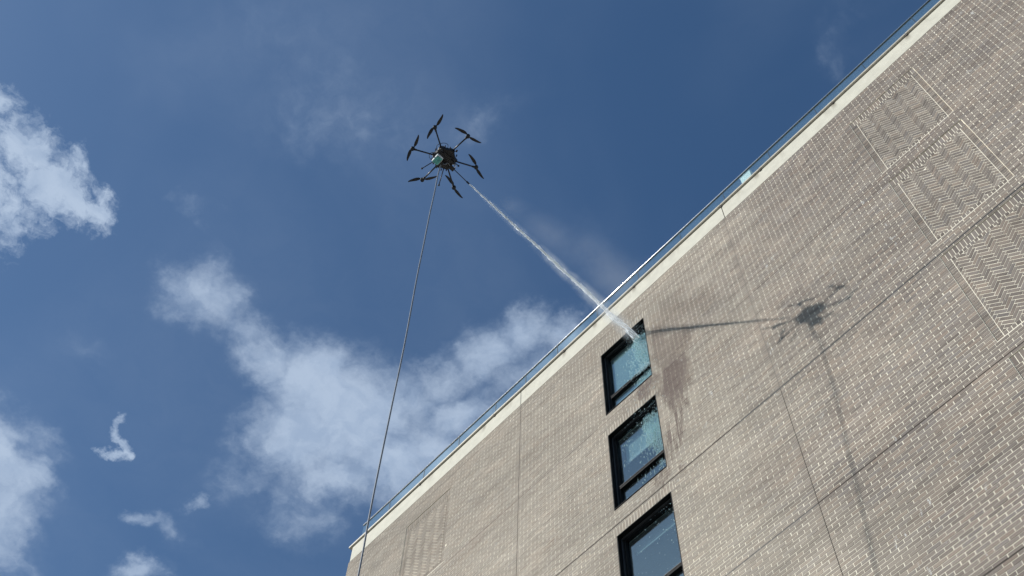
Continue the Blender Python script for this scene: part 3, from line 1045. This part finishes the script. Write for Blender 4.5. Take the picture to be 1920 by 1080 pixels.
# ------------------------------------------------------------------ drone
D = Vector((-7.19, 4.275, 22.15))
drone = empty('drone', D, 'black six armed drone hovering with a hose below and a spray lance', 'drone')


def ngon_prism(name, pts, z0, z1, taper=1.0, bevel=0.01):
    m = len(pts)
    V = [(x * taper, y * taper, z0) for x, y in pts] + [(x, y, z1) for x, y in pts]
    F = [tuple(range(m - 1, -1, -1)), tuple(range(m, 2*m))] + [(i, (i+1) % m, m + (i+1) % m, m + i) for i in range(m)]
    me = mesh_from(name, V, F)
    bm = bmesh.new(); bm.from_mesh(me)
    bmesh.ops.recalc_face_normals(bm, faces=bm.faces[:])
    if bevel:
        bmesh.ops.bevel(bm, geom=bm.edges[:], offset=bevel, segments=2, affect='EDGES')
    bm.to_mesh(me); bm.free()
    return me


arm_ang = [-58.1, 3.6, 64.9, 122.2, 181.6, 244.0]
blade_ang = [-9.1, 79.0, 108.6, 103.5, 36.2, 162.5]
# body: rounded shell with arm sockets
oct_ = []
for a in arm_ang:
    for da, r in ((-21, .205), (-9, .235), (9, .235), (21, .205)):
        an = math.radians(a + da)
        oct_.append((r * math.cos(an), r * math.sin(an)))
link_mesh('body', ngon_prism('body', oct_, -0.055, 0.035, 0.93, 0.006), M['plastic'], drone)
link_mesh('canopy', ngon_prism('canopy', [(x * .78, y * .78) for x, y in oct_][::-1][::-1], 0.036, 0.11, 1.0, 0.02), M['plastic'], drone)
link_mesh('battery', boxes_mesh('battery', [(-.07, .07, -.11, .11, .112, .165)], 0.012), M['plastic'], drone)
# lower deck with pump block and fittings
link_mesh('lower_deck', boxes_mesh('lower_deck', [(-.115, .115, -.12, .13, -.085, -.056)], 0.006), M['plastic'], drone)
link_mesh('pump', boxes_mesh('pump', [(-.13, -.03, -.04, .09, -.17, -.087)], 0.012), M['plastic'], drone)
link_mesh('lance_mount', boxes_mesh('lance_mount', [(-.075, .005, .16, .275, -.095, -.057)], 0.008), M['plastic'], drone)
V, F = join_geo([tube_geo([(math.cos(math.radians(a)) * .235, math.sin(math.radians(a)) * .235, -.05), (math.cos(math.radians(a)) * .235, math.sin(math.radians(a)) * .235, .02)], .012, 8) for a in range(10, 360, 24)])
link_mesh('edge_studs', mesh_from('edge_studs', V, F), M['plastic'], drone)

AR = 0.62
for ai, (a, ba) in enumerate(zip(arm_ang, blade_ang)):
    ca, sa = math.cos(math.radians(a)), math.sin(math.radians(a))
    arm = tube('arm', [(ca * .17, sa * .17, 0), (ca * (AR - .02), sa * (AR - .02), 0.0)], 0.0145, M['carbon'], drone, 12)
    mount = tube('motor_mount', [(ca * (AR - .075), sa * (AR - .075), 0), (ca * (AR - .03), sa * (AR - .03), 0)], [.019, .021], M['plastic'], arm, 12)
    mot = tube('motor', [(ca * AR, sa * AR, z) for z in (-.030, -.026, 0, .002, .034, .04)], [.026, .035, .035, .040, .040, .014], M['hub'], arm, 18)
    # two-blade propeller
    parts = []
    b0 = math.radians(ba)
    for sgn in (0, math.pi):
        dx, dy = math.cos(b0 + sgn), math.sin(b0 + sgn)
        nx, ny = -dy, dx
        V, F = [], []
        prof = [(0.0, .010, .012, .50), (.03, .012, .014, .45), (.07, .030, .014, .34), (.12, .036, .010, .26), (.18, .030, .008, .20), (.235, .022, .004, .15), (.272, .012, -.004, .12), (.285, .004, -.008, .1)]
        for (r, c, off, tw) in prof:
            c *= 1.12
            for (u, th) in ((-c * .6 + off, 0.0), (c * .1 + off, .0030), (c + off * .6, 0.0), (c * .1 + off, -.0022)):
                V.append((ca * AR + dx * r + nx * u, sa * AR + dy * r + ny * u, .052 + th + math.sin(tw) * (u - off) * .8))
        for i in range(len(prof) - 1):
            for k in range(4):
                F.append((i*4+k, i*4+(k+1) % 4, (i+1)*4+(k+1) % 4, (i+1)*4+k))
        F.append((0, 1, 2, 3)); e4 = (len(prof)-1)*4; F.append((e4+3, e4+2, e4+1, e4))
        parts.append((V, F))
    parts.append(tube_geo([(ca * AR, sa * AR, .040), (ca * AR, sa * AR, .062)], [.016, .012], 12))
    V, F = join_geo(parts)
    link_mesh('propeller', mesh_from('propeller', V, F), M['plastic'], arm)

# landing legs splayed outwards with ball feet
legs = [((-.09, -.10, -.08), (-.295, -.257, -.45)), ((-.10, .09, -.08), (-.33, .19, -.45)), ((.09, .10, -.08), (.205, .205, -.45)), ((.09, -.10, -.08), (.24, -.245, -.45))]
for p0, p1 in legs:
    p0 = Vector(p0); p1 = Vector(p1)
    lg = tube('landing_leg', [p0, p1], [.0095, .0085], M['carbon'], drone, 10)
    d = (p1 - p0).normalized()
    tube('foot', [p1 - d * .022, p1 - d * .015, p1, p1 + d * .012, p1 + d * .018], [.009, .017, .020, .014, .004], M['plastic'], lg, 12)

# teal-bottomed white box slung under the near edge
bxm = boxes_mesh('sensor_box', [(-.135, .045, -.185, -.045, -.245, -.165)], 0.018)
sb = link_mesh('sensor_box', bxm, M['white_pl'], drone)
sb['label'] = 'small white box under the body'
link_mesh('teal_base', boxes_mesh('teal_base', [(-.125, .035, -.175, -.055, -.262, -.2455)], 0.008), M['teal'], sb)
tube('box_strut', [(-.045, -.11, -.164), (-.045, -.10, -.086)], .012, M['plastic'], drone, 8)

# lance and nozzle
jet_a = Vector((-0.056, .678, -.05))
ln = tube('spray_lance', [(-.031, .25, -.052), tuple(jet_a - Vector((0, .06, 0)))], .0085, M['carbon'], drone, 10)
tube('nozzle', [tuple(jet_a - Vector((-.002, .075, 0))), tuple(jet_a - Vector((-.002, .07, 0))), tuple(jet_a - Vector((0, .02, 0))), tuple(jet_a)], [.010, .0165, .0165, .010], M['hub'], ln, 14)

def arc(name, pts, r, mat):
    # Catmull-Rom through the points
    P = [Vector(p) for p in pts]
    P = [P[0] * 2 - P[1]] + P + [P[-1] * 2 - P[-2]]
    out = []
    for i in range(1, len(P) - 2):
        for k in range(6):
            t = k / 6
            out.append(0.5 * ((2*P[i]) + (P[i+1]-P[i-1])*t + (2*P[i-1]-5*P[i]+4*P[i+1]-P[i+2])*t*t + (3*P[i]-3*P[i+1]+P[i+2]-P[i-1])*t**3))
    out.append(P[-2])
    return tube(name, out, r, mat, drone, 8)
arc('cable_loop', [(-.005, -.17, 0), (.025, -.218, .01), (.091, -.263, .015), (.196, -.215, .015), (.240, -.134, .01), (.19, -.085, 0)], .0052, M['plastic'])
arc('cable_loop', [(-.05, -.17, -.02), (-.074, -.25, -.01), (-.155, -.245, 0), (-.192, -.191, 0), (-.185, -.13, -.02), (-.15, -.09, -.03)], .0048, M['plastic'])
arc('cable_loop', [(.02, .17, -.06), (.05, .22, -.08), (.03, .25, -.09), (-.01, .22, -.08), (-.01, .18, -.06)], .005, M['white_pl'])
arc('supply_line', [(-.055, .02, -.171), (-.03, .045, -.20), (.0, .07, -.18), (.0, .10, -.10), (-.02, .16, -.096)], .0062, M['hose'])
tube('antenna', [(.17, .03, -.01), (.27, .075, -.01), (.285, .082, 0.0)], [.006, .006, .006], M['plastic'], drone, 8)
tube('camera_head', [(.262, .073, -.032), (.262, .073, .022)], .017, M['plastic'], drone, 10)

# hose: from the pump to the ground ------------------------------------------------------
hpts = [(-7.285, 4.285, 21.99), (-7.290, 4.277, 21.80), (-7.215, 4.23, 21.30), (-7.255, 4.255, 20.6), (-7.32, 4.28, 19.70), (-7.40, 4.33, 18.60), (-7.47, 4.37, 17.54), (-7.59, 4.46, 15.74),
        (-7.70, 4.52, 14.19), (-7.81, 4.58, 12.66), (-7.87, 4.62, 11.88), (-7.92, 4.66, 11.01), (-8.05, 4.74, 8.0), (-8.16, 4.80, 4.0), (-8.22, 4.82, 0.5), (-8.22, 4.78, -1.2), (-8.15, 4.55, -1.57), (-7.6, 4.0, -1.585), (-6.0, 3.2, -1.585)]
P = [Vector(p) for p in hpts]
P[0] = D + Vector((-.095, .01, -.165)); P[1] = D + Vector((-.10, .006, -.26)); P[2] = Vector((-7.245, 4.240, 21.30)); P[3] = Vector((-7.275, 4.262, 20.6))
Q = [P[0] * 2 - P[1]] + P + [P[-1] * 2 - P[-2]]
path = []
for i in range(1, len(Q) - 2):
    for k in range(8):
        t = k / 8
        path.append(0.5 * ((2*Q[i]) + (Q[i+1]-Q[i-1])*t + (2*Q[i-1]-5*Q[i]+4*Q[i+1]-Q[i+2])*t*t + (3*Q[i]-3*Q[i+1]+Q[i+2]-Q[i-1])*t**3))
path.append(Q[-2])
V, F = tube_geo(path, 0.0118, 12)
ho = link_mesh('hose', mesh_from('hose', V, F), M['hose'], None, None, True)
ho['label'] = 'long pale grey water hose hanging from the drone to the ground'
ho['category'] = 'hose'

# ------------------------------------------------------------------ water
JA = D + jet_a
JB = Vector((-7.41, Y0 + 0.150, 22.03))
jet = empty('water_jet', JA, 'thin white jet of water shot from the drone lance at the top window', 'water jet')
N = 260
pts, rad = [], []
ph = rng.random(6) * 6.28
for i in range(N + 1):
    u = i / N
    p = JA.lerp(JB, u)
    wv = u ** 1.2 * 0.008
    p = p + Vector((wv * math.sin(23*u + ph[0]) + wv * .5 * math.sin(61*u + ph[1]), 0, wv * math.sin(19*u + ph[2]) + wv * .5 * math.sin(71*u + ph[3]) + 0.10 * u * (1-u)))
    pts.append(p)
    r = 0.010 + 0.017 * min(1, u * 2.0) + 0.085 * max(0, u - .62)
    r *= 1 + 0.10 * math.sin(37*u + ph[4]) * min(1, u*3) + rng.normal(0, 0.05) * min(1, u*3)
    rad.append(max(r, .006))
V, F = tube_geo(pts, rad, 10)
# roughen
V = [v + Vector(tuple(rng.normal(0, 0.10, 3))) * (rad[min(i // 10, N)] * .5) for i, v in enumerate(V)]
nv_tube = len(V)
fl_u = []
jd = (JB - JA).normalized()
for _ in range(2600):
    u = rng.random()
    if u > .72 and rng.random() < .45:
        continue
    i = min(int(u * N), N - 1)
    r_ = rad[i] * (1.0 + .9 * max(0, u - .5)) * .95
    a_ = rng.random() * 6.283
    q_ = r_ * math.sqrt(rng.random()) * (1 if rng.random() < .9 else 1.6)
    c_ = pts[i] + Vector((math.cos(a_) * q_, 0, math.sin(a_) * q_))
    ln_ = .02 + .06 * rng.random()
    wd_ = .0022 + .0050 * rng.random() * min(1, .3 + u * 2)
    dd = (jd + Vector(tuple(rng.normal(0, .05, 3)))).normalized()
    sd = dd.cross(Vector(tuple(rng.normal(0, 1, 3)))).normalized()
    n0 = len(V)
    V += [c_ - dd * ln_, c_ + sd * wd_, c_ + dd * ln_, c_ - sd * wd_]
    F.append((n0, n0+1, n0+2, n0+3))
    fl_u += [-1.0] * 4
me = mesh_from('core', V, F)
at = me.attributes.new('along', 'FLOAT', 'POINT')
at.data.foreach_set('value', [min(i // 10, N) / N for i in range(nv_tube)] + fl_u)
me.transform(Matrix.Translation(-JA))
link_mesh('core', me, M['jet'], jet, None, True)


def cone_mesh(name, a, b2, r0, r1, seg=20, n=8):
    pts = [Vector(a).lerp(Vector(b2), i / n) for i in range(n + 1)]
    V, F = tube_geo(pts, [r0 + (r1 - r0) * i / n for i in range(n + 1)], seg)
    return mesh_from(name, V, F)


mm = mist_material('jet_mist', 5.0, JA, JB, 0.05, 0.26, (5, 3, 5))
me = cone_mesh('mist', JA, JB - Vector((0, .02, 0)), 0.05, 0.26)
me.transform(Matrix.Translation(-JA))
link_mesh('mist', me, mm, jet)

# wind-borne spray drifting to the right of the jet
SA = JA + Vector((.12, .6, .10)); SB = JB + Vector((.55, -.45, .75))
mm2 = mist_material('drifting_spray', 0.32, SA, SB, 0.24, 0.85, (1.1, 1.1, 1.1))
sp = link_mesh('spray_cloud', cone_mesh('spray_cloud', SA, SB, 0.22, 0.42 if False else 0.80), mm2, None, 'stuff')
sp['label'] = 'faint veil of fine spray drifting beside the water jet'

# splash where the jet meets the glass: foam film, droplets on glass and brick
def ico(bm_verts, bm_faces, c, r, sq=(1, 1, 1)):
    t = (1 + 5 ** .5) / 2
    base = [(-1, t, 0), (1, t, 0), (-1, -t, 0), (1, -t, 0), (0, -1, t), (0, 1, t), (0, -1, -t), (0, 1, -t), (t, 0, -1), (t, 0, 1), (-t, 0, -1), (-t, 0, 1)]
    fs = [(0, 11, 5), (0, 5, 1), (0, 1, 7), (0, 7, 10), (0, 10, 11), (1, 5, 9), (5, 11, 4), (11, 10, 2), (10, 7, 6), (7, 1, 8), (3, 9, 4), (3, 4, 2), (3, 2, 6), (3, 6, 8), (3, 8, 9), (4, 9, 5), (2, 4, 11), (6, 2, 10), (8, 6, 7), (9, 8, 1)]
    n = len(bm_verts)
    s = r / 1.9
    for b_ in base:
        bm_verts.append((c[0] + b_[0]*s*sq[0], c[1] + b_[1]*s*sq[1], c[2] + b_[2]*s*sq[2]))
    for f in fs:
        bm_faces.append(tuple(i + n for i in f))


V, F = [], []
s0 = STOREYS[0]; s1 = STOREYS[1]; s2 = STOREYS[2]
def drops(n, xf, zf, y, rr, sq=(1, .5, 1.5)):
    for _ in range(n):
        x, z = xf(), zf()
        ico(V, F, (x, y - abs(rng.normal(0, .004)), z), abs(rng.normal(rr, rr * .45)) + .002, (1, .5, sq[2] * (1 + rng.random())))
wx1 = WX1 - .09
# top pane: dense to the right, under the impact
for _ in range(760):
    z = s0 - .45 - abs(rng.normal(0, .75)) - .1
    if z < s0 - 2.44:
        continue
    x = wx1 - abs(rng.normal(0, .17 + .05 * (s0 - z)))
    ico(V, F, (x, Y0 + .150 - rng.random() * .01, z), .004 + rng.random() * .010, (1, .4, 1 + rng.random() * 1.6))
for _ in range(150):
    ico(V, F, (wx1 - abs(rng.normal(0, .22)) + .05, Y0 + .085, s0 - 1.83 + rng.normal(0, .04)), .004 + rng.random() * .014, (1, .6, 1.5))
# second pane, scattered, more to the right
for _ in range(700):
    x = wx1 - rng.random() ** 2.2 * .95
    z = s1 - .3 - rng.random() ** 1.2 * 2.0
    ico(V, F, (x, Y0 + .150, z), .002 + rng.random() ** 3 * .010, (1, .4, 1 + rng.random() * 2.4))
for _ in range(150):
    x = wx1 - rng.random() ** 1.5 * .9
    ico(V, F, (x, Y0 + .152, s2 - .3 - rng.random() ** 1.3 * 1.8), .002 + rng.random() ** 3 * .009, (1, .4, 1 + rng.random()))
# runs trickling down the panes
for _ in range(70):
    top = rng.random() < .5
    x = wx1 - rng.random() ** 1.8 * .7
    z = (s0 - .7 - rng.random() * 1.5) if top else (s1 - .6 - rng.random() * 1.5)
    ico(V, F, (x, Y0 + .151, z), .004 + rng.random() * .003, (1, .4, 8 + rng.random() * 14))
# on frame heads below
for _ in range(30):
    ico(V, F, (wx1 + .05 - rng.random() ** 1.5 * .9, Y0 + .05 + rng.random() * .05, s1 - .25 - rng.random() * .03), .003 + rng.random() * .007, (1, 1, 1))
    ico(V, F, (wx1 + .05 - rng.random() ** 1.5 * .6, Y0 + .105, s2 - .29 - rng.random() * .03), .003 + rng.random() * .005, (1, 1, 1))
# flung droplets round the impact
for _ in range(170):
    d = Vector((rng.normal(0, 1), -abs(rng.normal(0, 1)) * .9, rng.normal(0, 1))).normalized() * abs(rng.normal(0, .24))
    ico(V, F, (JB.x + .12 + d.x, JB.y - .01 + d.y, JB.z - .1 + d.z * 1.2), .002 + rng.random() ** 2 * .008, (1, 1, 1))
# falling curtain of drops in front of the spandrel, right half
for _ in range(420):
    z = 22.0 - rng.random() ** .8 * 3.6
    ico(V, F, (-7.20 + rng.normal(0, .20), Y0 - .02 - rng.random() * .25, z), .002 + rng.random() ** 2 * .006, (.8, .8, 2.6))
me = mesh_from('water_droplets', V, F)
wd = link_mesh('water_droplets', me, M['drops'], None, 'stuff', True)
wd['label'] = 'bright droplets splashed over the windows below the jet'


def film(name, cx_, cz_, pts_, y):
    V = [(cx_, y - .004, cz_)] + [(cx_ + x, y, cz_ + z) for x, z in pts_]
    m = len(pts_)
    return V, [(0, 1 + i, 1 + (i+1) % m) for i in range(m)]
g = []
def blob_film(cx_, cz_, rx, rz, y, xmax):
    pts_ = []
    for i in range(36):
        an = 2 * math.pi * i / 36
        k = 1 + .28 * math.sin(3*an + 1) + .16 * math.sin(7*an) + rng.normal(0, .08)
        pts_.append((min(rx * k * math.cos(an), xmax - cx_), rz * k * math.sin(an)))
    V, F = film('f', cx_, cz_, pts_, y)
    back = [(v[0], v[1] + .002, v[2]) for v in V]
    n = len(V)
    F2 = [tuple(n + i for i in f[::-1]) for f in F]
    m = n - 1
    S = [(1 + i, n + 1 + i, n + 1 + (i+1) % m, 1 + (i+1) % m) for i in range(m)]
    return V + back, F + F2 + S
V, F = join_geo([blob_film(-7.30, 21.72, .26, .42, Y0 + .150, WX1 - .085), blob_film(-7.22, 20.95, .16, .40, Y0 + .147, WX1 - .085), blob_film(-7.30, 20.28, .28, .26, Y0 + .149, WX1 - .085),
                 blob_film(-7.36, 18.75, .22, .55, Y0 + .150, WX1 - .085), blob_film(-7.26, 18.1, .12, .5, Y0 + .148, WX1 - .085)])
ff = link_mesh('foam', mesh_from('foam', V, F), M['foam'], None, 'stuff')
ff['label'] = 'pale foam running down the right side of the sprayed panes'
